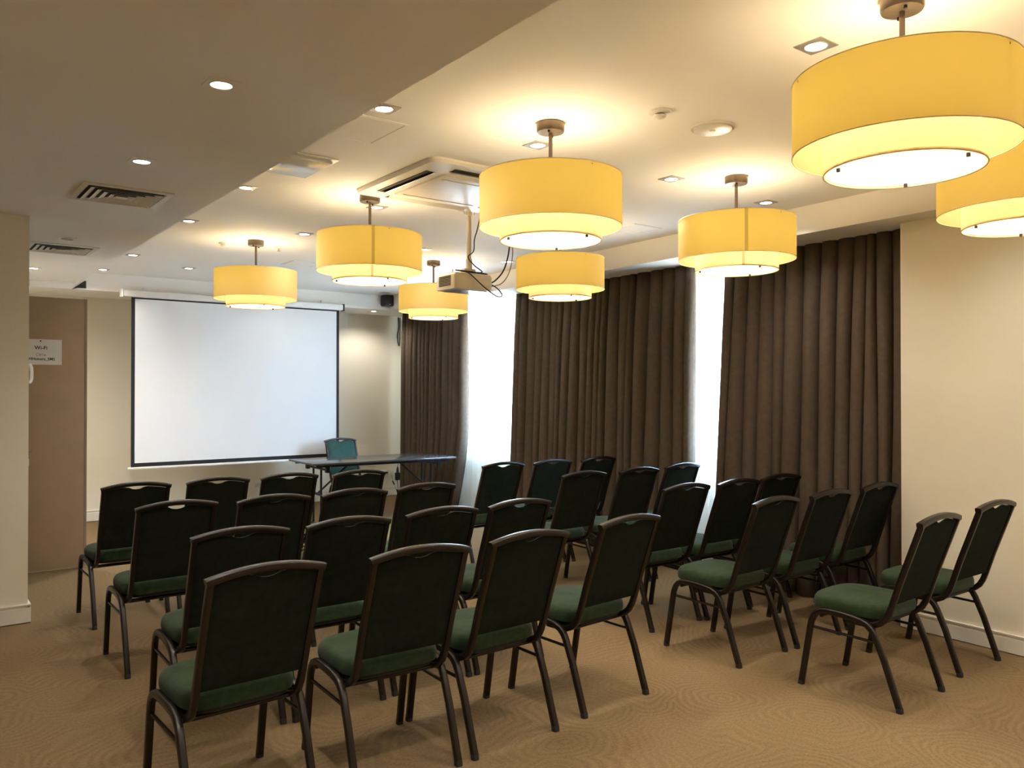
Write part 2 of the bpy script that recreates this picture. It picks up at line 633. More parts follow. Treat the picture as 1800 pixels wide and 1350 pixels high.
sb(2.18, 4.625, YS - 0.002, YS + 0.002, 0.735, 2.60).build('screen_fabric', M_SCREEN, scr)
sb(2.142, 2.18, YS - 0.003, YS + 0.002, 0.69, 2.60).build('black_border', M_BORDER, scr)
sb(4.625, 4.662, YS - 0.003, YS + 0.002, 0.69, 2.60).build('black_border', M_BORDER, scr)
sb(2.18, 4.625, YS - 0.003, YS + 0.002, 0.69, 0.735).build('black_border', M_BORDER, scr)
sb(2.18, 4.625, YS - 0.004, YS - 0.0021, 2.583, 2.60).build('black_border', M_BORDER, scr)
sb(2.11, 4.695, YS - 0.012, YS + 0.012, 0.664, 0.69).build('bottom_bar', M_CASE, scr, bevel=0.004)
sb(2.05, 4.70, YS - 0.05, YS + 0.035, 2.60, 2.675).build('case', M_CASE, scr, bevel=0.012, seg=3)
sb(2.028, 2.05, YS - 0.055, YS + 0.04, 2.592, 2.683).build('end_cap', M_CASE, scr, bevel=0.008)
sb(4.70, 4.722, YS - 0.055, YS + 0.04, 2.592, 2.683).build('end_cap', M_BLACK, scr, bevel=0.008)['label'] = 'black end cap'
MB().tube(smooth_path([(1.335, -0.02, 1.94), (1.37, -0.025, 1.86), (1.36, -0.02, 1.77), (1.375, -0.02, 1.70)]), 0.003, 6).build('pull_cord', M_CASE, scr, smooth=True)
for x in (2.3, 4.45):
    sb(x - 0.02, x + 0.02, YS + 0.03, YBEAM, 2.66, 2.72).build('mounting_bracket', M_CASE, scr)

# ------------------------------------------------------------------ pendants
Z_OT, Z_OB, Z_IT, Z_IB, R_O, R_I = 2.585, 2.342, 2.388, 2.276, 0.346, 0.246


def open_cyl(r, z0, z1, seg=72):
    return MB().lathe([(r, z0), (r, (z0 + z1) / 2), (r, z1)], seg, (0, 0), False, False)


def make_pendant(label, loc, seam):
    t = thing('pendant_lamp', label, 'pendant lamp', (loc[0], loc[1], ZC), 0, 'two-tier drum pendants')
    z = lambda q: q - ZC
    can = MB().lathe([(0.030, z(2.803)), (0.064, z(2.805)), (0.068, z(2.812)), (0.068, z(2.85))], 32).build('canopy', M_NICKEL, t, smooth=True)
    for a in (0.7, 3.84):
        MB().cyl((0.045 * cos(a), 0.045 * sin(a)), 0.006, z(2.794), z(2.804), 10).build('thumbscrew', M_SCREW, can)
    MB().cyl((0, 0), 0.0095, z(2.57), z(2.804), 14).build('rod', M_NICKEL, t, smooth=True)
    sp = MB()
    for k in range(3):
        a = 2 * pi * k / 3 + 0.4
        sp.tube([(0, 0, z(2.572)), (R_O * cos(a), R_O * sin(a), z(2.572))], 0.0035, 6)
        sp.tube([(R_I * cos(a), R_I * sin(a), z(2.572)), (R_I * cos(a), R_I * sin(a), z(Z_IT))], 0.0012, 6)
    sp.build('spider_frame', M_NICKEL, t, smooth=True)
    outer = open_cyl(R_O, z(Z_OB), z(Z_OT)).build('outer_shade', M_SHADE, t, smooth=True)
    outer['label'] = 'yellow outer drum shade'
    MB().torus(R_O, 0.002, z(Z_OB)).build('rim', M_RIM, outer, smooth=True)
    MB().torus(R_O, 0.002, z(Z_OT)).build('rim', M_RIM, outer, smooth=True)
    inner = open_cyl(R_I, z(Z_IB), z(Z_IT)).build('inner_shade', M_INNER, t, smooth=True)
    inner['label'] = 'paler inner drum shade'
    MB().torus(R_I, 0.002, z(Z_IB)).build('rim', M_INNER, inner, smooth=True)

    def strip(r, z0, z1, a, w):
        mb = MB()
        n = 4
        rs = [[(r * cos(a + w * (i / n - 0.5)), r * sin(a + w * (i / n - 0.5)), zz) for i in range(n + 1)] for zz in (z0, z1)]
        return mb.rings(rs, False, False, False)
    if seam is not None:
        strip(R_O + 0.0015, z(Z_OB), z(Z_OT), seam, 0.055).build('seam', M_SEAM, outer)
        strip(R_I + 0.0015, z(Z_IB), z(Z_IT), seam, 0.055).build('seam', M_SEAM, inner)
    dif = MB().lathe([(R_I - 0.012, z(Z_IB + 0.006)), (0.12, z(Z_IB + 0.006)), (0.001, z(Z_IB + 0.006))], 64, (0, 0), False, True).build('diffuser', M_DIFF, t, smooth=True)
    MB().lathe([(R_I - 0.014, z(Z_IB + 0.002)), (R_I - 0.003, z(Z_IB)), (R_I - 0.003, z(Z_IB + 0.010)), (R_I - 0.014, z(Z_IB + 0.008))], 64, (0, 0), False, False).build(
        'diffuser_ring', M_DIFF, t, smooth=True)
    for k in range(3):
        a = 2 * pi * k / 3 + (seam or 0.3) + 0.5
        MB().cyl(((R_I - 0.030) * cos(a), (R_I - 0.030) * sin(a)), 0.0065, z(Z_IB - 0.006), z(Z_IB + 0.006), 10).build('screw', M_SCREW, dif)
    ld = bpy.data.lights.new('pendant_bulb', 'POINT')
    ld.energy = PENDANT_W
    ld.color = PENDANT_C
    ld.shadow_soft_size = 0.05
    lo = bpy.data.objects.new('pendant_bulb', ld)
    COL.objects.link(lo)
    lo.parent = t
    lo.location = (0, 0, z(2.522))
    return t


def toward(x, y, d=0.0):    # angle that faces the middle of the room's rear left
    return math.atan2(-y, -x) + d


PEND = [((2.655, 1.357), 2.6, 'yellow two-tier drum pendant hanging nearest, largest at the upper right'),
        ((4.00, 1.50), 2.7, 'yellow two-tier drum pendant cut off by the right edge'),
        ((2.548, 3.037), 2.5, 'yellow two-tier drum pendant hanging in front of the ceiling cassette'),
        ((4.087, 3.115), 0.16, 'yellow two-tier drum pendant with seam, in front of the right-hand curtain'),
        ((2.536, 4.895), 0.06, 'yellow two-tier drum pendant with seam, left of the projector pole'),
        ((4.175, 4.86), 2.0, 'yellow two-tier drum pendant in front of the widest curtain'),
        ((2.513, 6.965), 1.9, 'yellow two-tier drum pendant hanging in front of the projection screen'),
        ((4.325, 6.98), 2.2, 'yellow two-tier drum pendant behind the projector, near the far corner curtain')]
for (x, y), d, lab in PEND:
    make_pendant(lab, (x, y), toward(x, y, d))

# ------------------------------------------------------------------ recessed downlights
def downlight(x, y, zc, label, lit=True, tilt=0.0, power=1.0):
    t = thing('recessed_downlight', label, 'downlight', (x, y, zc), tilt, 'square recessed downlights')
    mb = MB()
    s, r, n = 0.058, 0.043, 32
    outer, inner = [], []
    for i in range(n):
        a = 2 * pi * i / n + pi / 4
        k = s / max(abs(cos(a)), abs(sin(a)))
        outer.append((k * cos(a), k * sin(a)))
        inner.append((r * cos(a), r * sin(a)))
    mb.rings([[(p[0], p[1], 0.0) for p in outer], [(p[0], p[1], -0.004) for p in outer],
              [(p[0], p[1], -0.004) for p in inner], [(p[0] * 0.95, p[1] * 0.95, 0.0) for p in inner]], False, False)
    mb.build('plate', M_PLATE if zc == ZC else M_CASE, t)  # off the main ceiling plates are paler, lens spill put into their colour
    MB().torus(r - 0.001, 0.0025, -0.0045, seg=32).build('trim_ring', M_PLATE, t, smooth=True)
    MB().lathe([(0.001, -0.0035), (r - 0.004, -0.0035), (r - 0.004, -0.0005)], 28).build('lens', M_LENS if lit else M_LENSOFF, t)
    if lit:
        ld = bpy.data.lights.new('downlight_beam', 'SPOT')
        ld.energy = SPOT_W * power
        ld.color = SPOT_C
        ld.spot_size = radians(140 if zc > ZS else 150)
        ld.spot_blend = 1.0 if zc > ZS else 0.6
        ld.shadow_soft_size = 0.035
        lo = bpy.data.objects.new('downlight_beam', ld)
        COL.objects.link(lo)
        lo.parent = t
        lo.location = (0, 0, -0.02)
    return t


DL = [(2.766, 1.743, ZC, 'lit square downlight beside the nearest pendant', True),
      (1.80, 3.335, ZC, 'lit square downlight beside the lowered ceiling edge, nearest of that row', True),
      (2.715, 3.341, ZC, 'lit square downlight just behind the pendant rod before the ceiling cassette', True),
      (3.801, 3.38, ZC, 'lit square downlight in open ceiling between two pendant rows', True),
      (4.80, 3.41, ZC, 'lit square downlight next to the beam, right of a pendant rod', True),
      (1.80, 5.171, ZC, 'lit square downlight half touching the lowered ceiling edge, mid row', True),
      (2.734, 5.167, ZC, 'lit square downlight right behind the seamed pendant\'s rod', True),
      (1.808, 6.455, ZC, 'small lit square downlight by the lowered ceiling edge, third of that row', True),
      (2.721, 6.415, ZC, 'lit square downlight left of the seamed pendant\'s shade', True),
      (3.89, 6.447, ZC, 'lit square downlight right of the seamed pendant\'s shade', True),
      (1.837, 8.40, ZC, 'small lit square downlight by the lowered ceiling edge, fourth of that row', True),
      (2.508, 8.95, ZC, 'lit square downlight nearest the projection screen, left of its pendant', True),
      (1.80, 9.60, ZC, 'farthest small lit downlight at the end of the lowered ceiling edge', True),
      (4.945, 6.545, ZC, 'lit square downlight beside the beam, left of the wide curtain\'s pendant', True),
      (5.21, 9.62, ZC, 'dim square downlight above the small wall speaker', False),
      (3.75, 9.30, ZC, 'lit downlight over the right half of the projection screen', True),
      (5.33, 10.17, ZS, 'lit downlight in the beam underside, right of the screen', True),
      (0.998, 3.143, ZL, 'largest lit downlight in the lowered ceiling, nearest the camera', True),
      (1.011, 4.442, ZL, 'lit downlight in the lowered ceiling just before the nearer vent', True),
      (1.072, 7.05, ZL, 'unlit square downlight in the lowered ceiling by the farther vent', False),
      (1.077, 8.946, ZL, 'lit downlight in the lowered ceiling beside the left wall end', True)]
for x, y, zc, lab, lit in DL:
    far = y > 5.5
    downlight(x, y, zc, lab, lit, power=0.45 if zc == ZS else 1.5 if (8 < y < 9 and x < 2) else 0.5 if (y > 9 and x < 2) else 0.14 if y > 8.5 else 0.26 if far else 0.4 if zc == ZL else 0.62)
# unseen downlights, added to brighten the floor, lowered ceiling and right wall
for x, y, zc in ((0.99, 1.84, ZL), (0.98, 0.54, ZL), (0.97, -0.76, ZL), (-0.6, 1.2, ZL), (-0.6, -0.9, ZL), (4.45, 1.74, ZC), (4.45, 0.1, ZC), (2.75, 0.1, ZC), (2.75, -1.5, ZC), (3.85, 0.1, ZC), (3.85, -1.5, ZC)):
    t_ = downlight(x, y, zc, 'unseen square downlight added to brighten the room', power=0.75 if x > 4.4 else 1.1)
    t_['group'] = 'unseen added downlights'

# ------------------------------------------------------------------ ceiling vents
def vent(x, y, label):
    t = thing('ceiling_vent', label, 'ceiling vent', (x, y, ZL), 0, 'ceiling vents')
    S = 0.245

    def ring(s0, z0, s1, z1):
        sq = lambda s, z: [(-s, -s, z), (s, -s, z), (s, s, z), (-s, s, z)]
        return MB().rings([sq(s0, z0), sq(s1, z1), sq(s1 - 0.003, z1), sq(s0 - 0.003, z0), sq(s0, z0)], False, False)
    sq = lambda s, z: [(-s, -s, z), (s, -s, z), (s, s, z), (-s, s, z)]
    MB().rings([sq(S, 0), sq(S, -0.008), sq(S - 0.035, -0.010), sq(S - 0.040, 0.0)], False, False).build('frame', M_GRILLE, t)
    MB().box(-S + 0.038, S - 0.038, -S + 0.038, S - 0.038, -0.0035, -0.001).build('duct_opening', M_DARK, t)
    for k in range(4):
        s = 0.195 - 0.042 * k
        ring(s - 0.030, -0.004, s, -0.016).build('louver', M_GRILLE, t)
    MB().rings([sq(0.012, -0.004), sq(0.034, -0.016), sq(0.001, -0.016)], False, True).build('core_louver', M_GRILLE, t)
    return t


vent(1.092, 5.305, 'square louvered vent in the lowered ceiling, the nearer of two')
vent(1.108, 7.585, 'square louvered vent in the lowered ceiling, the farther one by the left wall end')

# ------------------------------------------------------------------ ceiling cassette air conditioner
ac = thing('ceiling_cassette', 'cream four-way ceiling air conditioner cassette above the projector pole', 'air conditioner', (2.865, 4.325, ZC))
h = 0.49


def rsq(s, c, z, n=5):
    return [(p[0], p[1], z) for p in rrect(2 * s, 2 * s, c, n)]


MB().rings([rsq(h, 0.06, 0), rsq(h, 0.06, -0.012), rsq(h - 0.012, 0.055, -0.026), rsq(h - 0.10, 0.03, -0.034)], False, True).build('panel', M_PLASTIC, ac, smooth=True, angle=25)
for k in range(4):
    R = Matrix.Rotation(k * pi / 2, 4, 'Z')
    slot = MB().box(-0.30, 0.30, h - 0.135, h - 0.072, -0.0345, -0.030)
    o = slot.build('air_slot', M_DARK, ac)
    o.data.transform(R)
    va = MB()
    va.sweep([(-0.295, h - 0.122, -0.040), (0.295, h - 0.122, -0.040)], [(0.024, 0.003), (-0.02, 0.003), (-0.024, -0.004), (0.02, -0.003)], ref=(0, 0.86, -0.5))
    o = va.build('vane', M_PLASTIC, ac)
    o.data.transform(R)
MB().rings([rsq(0.305, 0.03, -0.034), rsq(0.30, 0.03, -0.043), rsq(0.285, 0.02, -0.047)], False, True).build('intake_grille', M_CREAMP, ac, smooth=True, angle=25)
for yy in (-0.23, 0.23):
    MB().box(-0.27, 0.27, yy - 0.006, yy + 0.006, -0.0505, -0.0465).build('grille_slot', M_CREAMP, ac, bevel=0.0015)

# flat panel half hidden by the lowered ceiling, and raised access hatches
cp = thing('ceiling_panel', 'glossy white square ceiling panel half hidden by the lowered ceiling edge', 'ceiling panel', (1.80, 4.45, ZC))
MB().box(-0.20, 0.20, -0.22, 0.22, -0.008, 0).build('frame', M_PLASTIC, cp, bevel=0.002)
MB().box(-0.165, 0.175, -0.19, 0.19, -0.026, -0.008).build('cover', M_GLOSSW, cp, bevel=0.004)
MB().box(-0.178, -0.165, -0.19, 0.19, -0.012, -0.008).build('gap', M_DARK, cp)


def hatch(x, y, sx, sy, label):
    t = thing('access_hatch', label, 'access hatch', (x, y, ZC), 0, 'ceiling access hatches')
    mb = MB()
    sq = lambda a, b, z: [(-a, -b, z), (a, -b, z), (a, b, z), (-a, b, z)]
    mb.rings([sq(sx, sy, 0), sq(sx, sy, -0.004), sq(sx - 0.012, sy - 0.012, -0.004), sq(sx - 0.015, sy - 0.015, 0)], False, False)
    mb.build('frame', M_CEIL, t)
    MB().box(-sx + 0.018, sx - 0.018, -sy + 0.018, sy - 0.018, -0.003, 0).build('hatch_lid', M_CEIL, t)
    return t


hatch(1.835, 3.665, 0.175, 0.195, 'flush square access hatch beside the nearest left-row downlight')
hatch(4.75, 4.62, 0.16, 0.16, 'flush access hatch between pendant and beam on the right')
hatch(3.35, 7.95, 0.16, 0.16, 'flush access hatch in the far ceiling, left of the far pendant')

# smoke detector, speaker, sprinkler, small detector
sd = thing('smoke_detector', 'round cream smoke detector in the ceiling, left of the flat round speaker', 'smoke detector', (2.843, 2.597, ZC))
MB().lathe([(0.052, 0), (0.052, -0.008), (0.042, -0.013)], 32).build('base', M_PLASTIC, sd, smooth=True)
MB().lathe([(0.024, -0.013), (0.024, -0.019)], 24).build('sensor_slot', M_DARK, sd)
MB().lathe([(0.031, -0.019), (0.031, -0.026), (0.018, -0.035), (0.004, -0.037)], 28).build('dome', M_PLASTIC, sd, smooth=True)
cs = thing('ceiling_speaker', 'large flat round cover on the ceiling left of the nearest pendant', 'ceiling cover', (3.224, 2.597, ZC))
MB().lathe([(0.108, 0), (0.108, -0.006), (0.100, -0.010), (0.098, -0.004)], 48, (0, 0), False, False).build('rim', M_PLASTIC, cs, smooth=True)
MB().lathe([(0.094, -0.002), (0.094, -0.014), (0.09, -0.016)], 48).build('cover', M_PLASTIC, cs, smooth=True)
MB().lathe([(0.014, -0.016), (0.012, -0.020)], 20).build('badge', M_GRILLE, cs, smooth=True)
sk = thing('sprinkler', 'tiny brass sprinkler in the ceiling right of the screen pendant\'s canopy', 'sprinkler', (2.796, 7.168, ZC))
MB().lathe([(0.030, 0), (0.028, -0.006), (0.010, -0.010)], 24).build('escutcheon', M_PLASTIC, sk, smooth=True)
MB().lathe([(0.007, -0.010), (0.007, -0.03), (0.016, -0.032), (0.016, -0.034)], 16).build('sprinkler_head', mat('brass', (0.55, 0.36, 0.15), 0.3, 0.9), sk, smooth=True)
dt = thing('heat_detector', 'small white detector in the ceiling left of the screen pendant\'s canopy', 'detector', (2.331, 7.235, ZC))
MB().lathe([(0.05, 0), (0.05, -0.008), (0.04, -0.014)], 28).build('base', M_PLASTIC, dt, smooth=True)
MB().lathe([(0.03, -0.014), (0.028, -0.032), (0.012, -0.038)], 24).build('dome', M_PLASTIC, dt, smooth=True)

# ------------------------------------------------------------------ projector on its pole
PX, PY = 3.262, 4.85
pj = thing('projector', 'cream projector hanging from a ceiling pole between the pendants', 'projector', (PX, PY, 2.262))
MB().rings([[(x * 0.97, y * 0.97, 0.0) for x, y in rrect(0.325, 0.25, 0.02, 3)], [(x, y, 0.014) for x, y in rrect(0.325, 0.25, 0.02, 3)],
            [(x, y, 0.098) for x, y in rrect(0.325, 0.25, 0.02, 3)], [(x * 0.95, y * 0.94, 0.112) for x, y in rrect(0.325, 0.25, 0.02, 3)]]).build(
    'body', M_CREAMP, pj, smooth=True, angle=30)
MB().rings([[(x * 0.8, y * 0.75, -0.006) for x, y in rrect(0.32, 0.25, 0.03, 3)], [(x * 0.9, y * 0.88, 0.001) for x, y in rrect(0.32, 0.25, 0.03, 3)]]).build('underside', M_GLOSSW, pj)
lens = MB().lathe([(0.038, -0.13), (0.040, -0.15), (0.034, -0.165), (0.028, -0.158)], 28)
lo = lens.build('lens_ring', M_BLACK, pj, smooth=True)
lo.data.transform(Matrix.Translation((0.07, 0, 0.055)) @ Matrix.Rotation(radians(90), 4, 'X'))
gr = MB()
for k in range(7):
    gr.box(-0.1655, -0.1625, -0.075 + k * 0.0, 0.075, 0.024 + k * 0.0105, 0.030 + k * 0.0105)
gr.build('vent_slats', M_DARK, pj)
for x in (-0.11, 0.11):
    MB().cyl((x, -0.02), 0.003, 0.11, 0.145, 8).build('mount_stud', M_CHROME, pj)
pm = thing('projector_mount', 'cream ceiling pole with clamp carrying the projector', 'projector mount', (3.294, 4.835, ZC))
MB().box(-0.06, 0.06, -0.06, 0.06, -0.012, 0).build('ceiling_plate', M_CREAMP, pm, bevel=0.003)
MB().lathe([(0.026, -0.045), (0.026, -0.012)], 24).build('collar', M_CREAMP, pm, smooth=True)
MB().lathe([(0.0165, -0.40), (0.0165, -0.012)], 20).build('pole', M_CREAMP, pm, smooth=True)
MB().lathe([(0.023, -0.44), (0.023, -0.36), (0.019, -0.355)], 20).build('sleeve', M_CREAMP, pm, smooth=True)
MB().box(-0.055, 0.04, -0.028, 0.028, -0.472, -0.43).build('clamp', M_CREAMP, pm, bevel=0.004)
for sx in (-0.04, 0.045):
    MB().tube([(sx, 0, -0.04), (sx, 0, -0.014)], 0.005, 8).build('bolt', M_CHROME, pm)


def cable(name, label, pts, r=0.004, m=None, cat='cable', n=8):
    P = smooth_path(pts, n)
    o0 = Vector(pts[0])
    o = MB().tube([p - o0 for p in P], r, 8).build(name, m or M_CABLE, None, smooth=True, angle=80)
    o.location = o0
    return tag(o, label, cat)


cable('black_cable', 'black cable dropping from the ceiling to the projector\'s right side',
      [(3.60, 4.77, 2.848), (3.605, 4.76, 2.75), (3.59, 4.75, 2.58), (3.555, 4.76, 2.44), (3.50, 4.78, 2.36), (3.437, 4.80, 2.315)], 0.0055)
cable('beige_cable', 'beige cable with a thick plug hanging beside the projector',
      [(3.625, 4.775, 2.848), (3.622, 4.765, 2.70), (3.63, 4.76, 2.56), (3.60, 4.76, 2.42), (3.54, 4.78, 2.33), (3.435, 4.80, 2.30)], 0.004, M_CABLEG)
cable('coiled_cable', 'black cable coiled on the projector clamp and looping below its right side',
      [(3.36, 4.79, 2.80), (3.34, 4.80, 2.70), (3.322, 4.808, 2.63), (3.318, 4.812, 2.55), (3.262, 4.80, 2.50), (3.30, 4.775, 2.44), (3.36, 4.765, 2.40), (3.30, 4.755, 2.388), (3.20, 4.765, 2.393),
       (3.15, 4.79, 2.397), (3.25, 4.775, 2.389), (3.40, 4.77, 2.386), (3.34, 4.735, 2.384), (3.18, 4.74, 2.388), (3.22, 4.715, 2.368), (3.32, 4.685, 2.28), (3.42, 4.67, 2.22),
       (3.49, 4.70, 2.235), (3.48, 4.75, 2.29), (3.436, 4.79, 2.325)], 0.0042)

# ------------------------------------------------------------------ small things on the walls
sp = thing('wall_speaker', 'small black loudspeaker on the beam in the far right corner', 'speaker', (5.375, 9.865, 2.70))
MB().rings([rsq(0.062, 0.012, 0, 3), rsq(0.068, 0.012, 0.02, 3), rsq(0.068, 0.012, 0.13, 3), rsq(0.060, 0.012, 0.148, 3)]).build('cabinet', M_BLACK, sp, smooth=True, angle=30)
MB().box(-0.052, 0.052, -0.073, -0.067, 0.02, 0.13).build('grille', M_DARK, sp, bevel=0.003)
MB().box(-0.01, 0.01, -0.0752, -0.0728, 0.014, 0.024).build('logo_plate', M_CHROME, sp)
MB().box(-0.02, 0.02, 0.066, 0.068, 0.05, 0.10).build('bracket', M_BLACK, sp)
br = thing('wall_bracket', 'small black angled bracket on the beam left of the screen', 'bracket', (1.64, YBEAM, 2.70))
MB().rings([[(0.055, 0, -0.03), (0.055, 0, 0.05), (0.04, 0, 0.05), (-0.09, 0, -0.055), (-0.03, 0, -0.03)],
            [(0.055, -0.012, -0.03), (0.055, -0.012, 0.05), (0.04, -0.012, 0.05), (-0.09, -0.012, -0.055), (-0.03, -0.012, -0.03)]]).build('plate', M_BLACK, br)
MB().tube([(0.02, -0.012, 0.005), (0.02, -0.05, 0.0)], 0.012, 10).build('arm', M_BLACK, br, smooth=True)


def outlet(x, z, label):
    t = thing('wall_outlet', label, 'outlet', (x, YB, z), 0, 'wall outlets')
    MB().box(-0.041, 0.041, -0.010, 0, -0.041, 0.041).build('cover_plate', M_PLASTIC, t, bevel=0.003)
    o = MB().lathe([(0.024, 0.0), (0.022, 0.0015)], 24).build('socket', M_GRILLE, t, smooth=True)
    o.data.transform(Matrix.Translation((0, -0.010, 0)) @ Matrix.Rotation(radians(90), 4, 'X'))
    return t


outlet(3.90, 0.31, 'white square outlet below the projection screen')
outlet(5.915, 0.335, 'white square outlet under the table\'s right half, by the corner curtain')
outlet(5.81, 0.345, 'white square outlet holding the black plug')
pg = thing('power_plug', 'black plug in the outlet under the table', 'plug', (5.81, YB - 0.0115, 0.345))
MB().box(-0.045, 0.022, -0.035, 0, -0.015, 0.012).build('plug_body', M_BLACK, pg, bevel=0.004)
ad = thing('power_adapter', 'black power adapter hanging on its cord by the corner curtain', 'adapter', (6.005, YB - 0.022, 0.22))
MB().box(-0.035, 0.035, -0.02, 0.02, 0, 0.11).build('adapter_body', M_BLACK, ad, bevel=0.005)
MB().rings([[(x, y, 0.11) for x, y in rrect(0.04, 0.03, 0.01)], [(x, y, 0.17) for x, y in rrect(0.03, 0.025, 0.008)], [(x, y, 0.20) for x, y in rrect(0.012, 0.012, 0.004)]]).build(
    'plug_head', M_BLACK, ad, smooth=True)
MB().tube(smooth_path([(0, 0, 0.2), (0.015, 0, 0.27), (0.02, 0.005, 0.36)]), 0.004, 6).build('cord', M_CABLE, ad, smooth=True)
MB().tube(smooth_path([(0.0, 0, 0.0), (0.005, 0, -0.09), (0.01, -0.01, -0.214)]), 0.004, 6).build('cord', M_CABLE, ad, smooth=True)
cb = cable('loose_cord', 'thin black cord with an in-line switch trailing from the outlet to the floor',
           [(5.915, YB - 0.014, 0.29), (5.925, YB - 0.025, 0.23), (5.95, YB - 0.03, 0.15), (5.99, YB - 0.04, 0.06), (6.02, YB - 0.06, 0.008)], 0.003)
MB().tube([(0.005, -0.010, -0.075), (0.03, -0.014, -0.13)], 0.011, 8).build('inline_switch', M_BLACK, cb, smooth=True)
tc_ = cable('corner_cable', 'black cable loop hanging at the top of the far corner', [(6.02, YB - 0.012, 2.64), (6.025, YB - 0.02, 2.50), (6.0, YB - 0.02, 2.35), (6.035, YB - 0.015, 2.22), (6.05, YB - 0.012, 2.5), (6.05, YB - 0.012, 2.64)], 0.006)
wp = thing('wall_panel', 'flush white access panel on the wall right of the seated presenter\'s chair', 'access panel', (5.50, YB, 0.60))
wp['label'] = 'flush white access panel on the back wall behind the chair at the folding table'
MB().box(-0.185, 0.185, -0.005, 0, -0.19, 0.19).build('frame', M_WALL, wp)
MB().box(-0.165, 0.165, -0.009, -0.005, -0.17, 0.17).build('panel_lid', M_WALL, wp, bevel=0.002)

# wall phone, light switch and the notice on the door
ph = thing('wall_phone', 'white wall telephone on the far left wall end', 'telephone', (0.735, 6.50, 1.60))
MB().box(0, 0.016, -0.04, 0.04, 0.0, 0.14).build('base', M_PLASTIC, ph, bevel=0.004)
hs = MB().sweep(smooth_path([(0.024, 0, 0.005), (0.034, 0, 0.018), (0.038, 0, 0.045), (0.038, 0, 0.085), (0.034, 0, 0.115), (0.024, 0, 0.132)], 4), rrect(0.045, 0.02, 0.008), ref=(0, 1, 0))
hs.build('handset', M_PLASTIC, ph, smooth=True)
sw = thing('light_switch', 'white switch on the far left wall end, below the telephone', 'switch', (0.735, 6.45, 1.06))
MB().box(0, 0.012, -0.04, 0.04, -0.04, 0.04).build('cover_plate', M_PLASTIC, sw, bevel=0.003)
MB().box(0.012, 0.018, -0.02, 0.02, -0.025, 0.025).build('rocker', M_PLASTIC, sw, bevel=0.002)

nt = thing('notice_sheet', 'white paper notice with Wi-Fi details on the tan door', 'notice', (1.02, 7.969, 1.88))
MB().box(-0.155, 0.155, -0.001, 0.0, -0.108, 0.108).build('paper', M_PAPER, nt)
e = MB().lathe([(0.0065, 0.0), (0.0055, 0.001)], 14).build('emblem', M_INK, nt)
e.data.transform(Matrix.Translation((-0.006, -0.001, 0.094)) @ Matrix.Rotation(radians(90), 4, 'X'))


def lettering(body, x, z, size, m, bold=0.0):
    c = bpy.data.curves.new('lettering', 'FONT')
    c.body = body
    c.size = size
    c.align_x = 'CENTER'
    c.extrude = 0.0002
    c.offset = bold
    c.resolution_u = 3
    o = bpy.data.objects.new('lettering', c)
    COL.objects.link(o)
    dg = bpy.context.evaluated_depsgraph_get()
    me = bpy.data.meshes.new_from_object(o.evaluated_get(dg))
    bpy.data.objects.remove(o)
    me.materials.clear()
    me.materials.append(m)
    o = bpy.data.objects.new('lettering', me)
    COL.objects.link(o)
    o.parent = nt
    o.location = (x, -0.0014, z)
    o.rotation_euler = (radians(90), 0, 0)
    return o


lettering('Wi-Fi', -0.003, 0.022, 0.042, M_INK, 0.0008)
lettering('Сеть', -0.003, -0.034, 0.034, M_INKG)
lettering('HHonors_SMS', 0.004, -0.070, 0.0325, M_INK, 0.0008)

# ------------------------------------------------------------------ presenter's folding table
TB = thing('folding_table', 'black folding table with angled steel legs in front of the screen', 'table', (3.70, 8.47, 0), radians(-3.0))
TL, TW, TZ = 1.82, 0.80, 0.742
MB().box(0, TL, 0, TW, TZ - 0.022, TZ).build('tabletop', M_TABLE, TB, bevel=0.004)
MB().box(0.06, TL - 0.06, 0.05, 0.075, TZ - 0.05, TZ - 0.022).build('apron', M_STEEL, TB)
MB().box(0.06, TL - 0.06, TW - 0.075, TW - 0.05, TZ - 0.05, TZ - 0.022).build('apron', M_STEEL, TB)
for sx, ub in ((0.20, 0.62), (TL - 0.20, TL - 0.62)):
    for v in (0.09, TW - 0.09):
        MB().box(sx - 0.02, sx + 0.02, v - 0.03, v + 0.03, TZ - 0.115, TZ - 0.022).build('bracket', M_STEEL, TB, bevel=0.003)
    MB().tube([(sx, 0.09, TZ - 0.085), (sx, TW - 0.09, TZ - 0.085)], 0.0125, 10).build('crossbar', M_STEEL, TB, smooth=True)
    for v in (TW / 2 - 0.12, TW / 2 + 0.12):
        MB().tube([(sx, v, TZ - 0.085), (sx, v, 0.02)], 0.0125, 10).build('leg', M_STEEL, TB, smooth=True)
    MB().tube([(sx, 0.09, 0.014), (sx, TW - 0.09, 0.014)], 0.014, 10).build('foot_bar', M_STEEL, TB, smooth=True)
    MB().tube([(ub, TW / 2, TZ - 0.03), (sx, TW / 2, 0.36)], 0.011, 10).build('brace', M_STEEL, TB, smooth=True)
    MB().box(min(sx, sx) - 0.012, sx + 0.012, TW / 2 - 0.13, TW / 2 + 0.13, 0.348, 0.372).build('brace_bar', M_STEEL, TB)
    MB().box(ub - 0.03, ub + 0.03, 0.075, TW - 0.075, TZ - 0.036, TZ - 0.022).build('brace_plate', M_STEEL, TB)

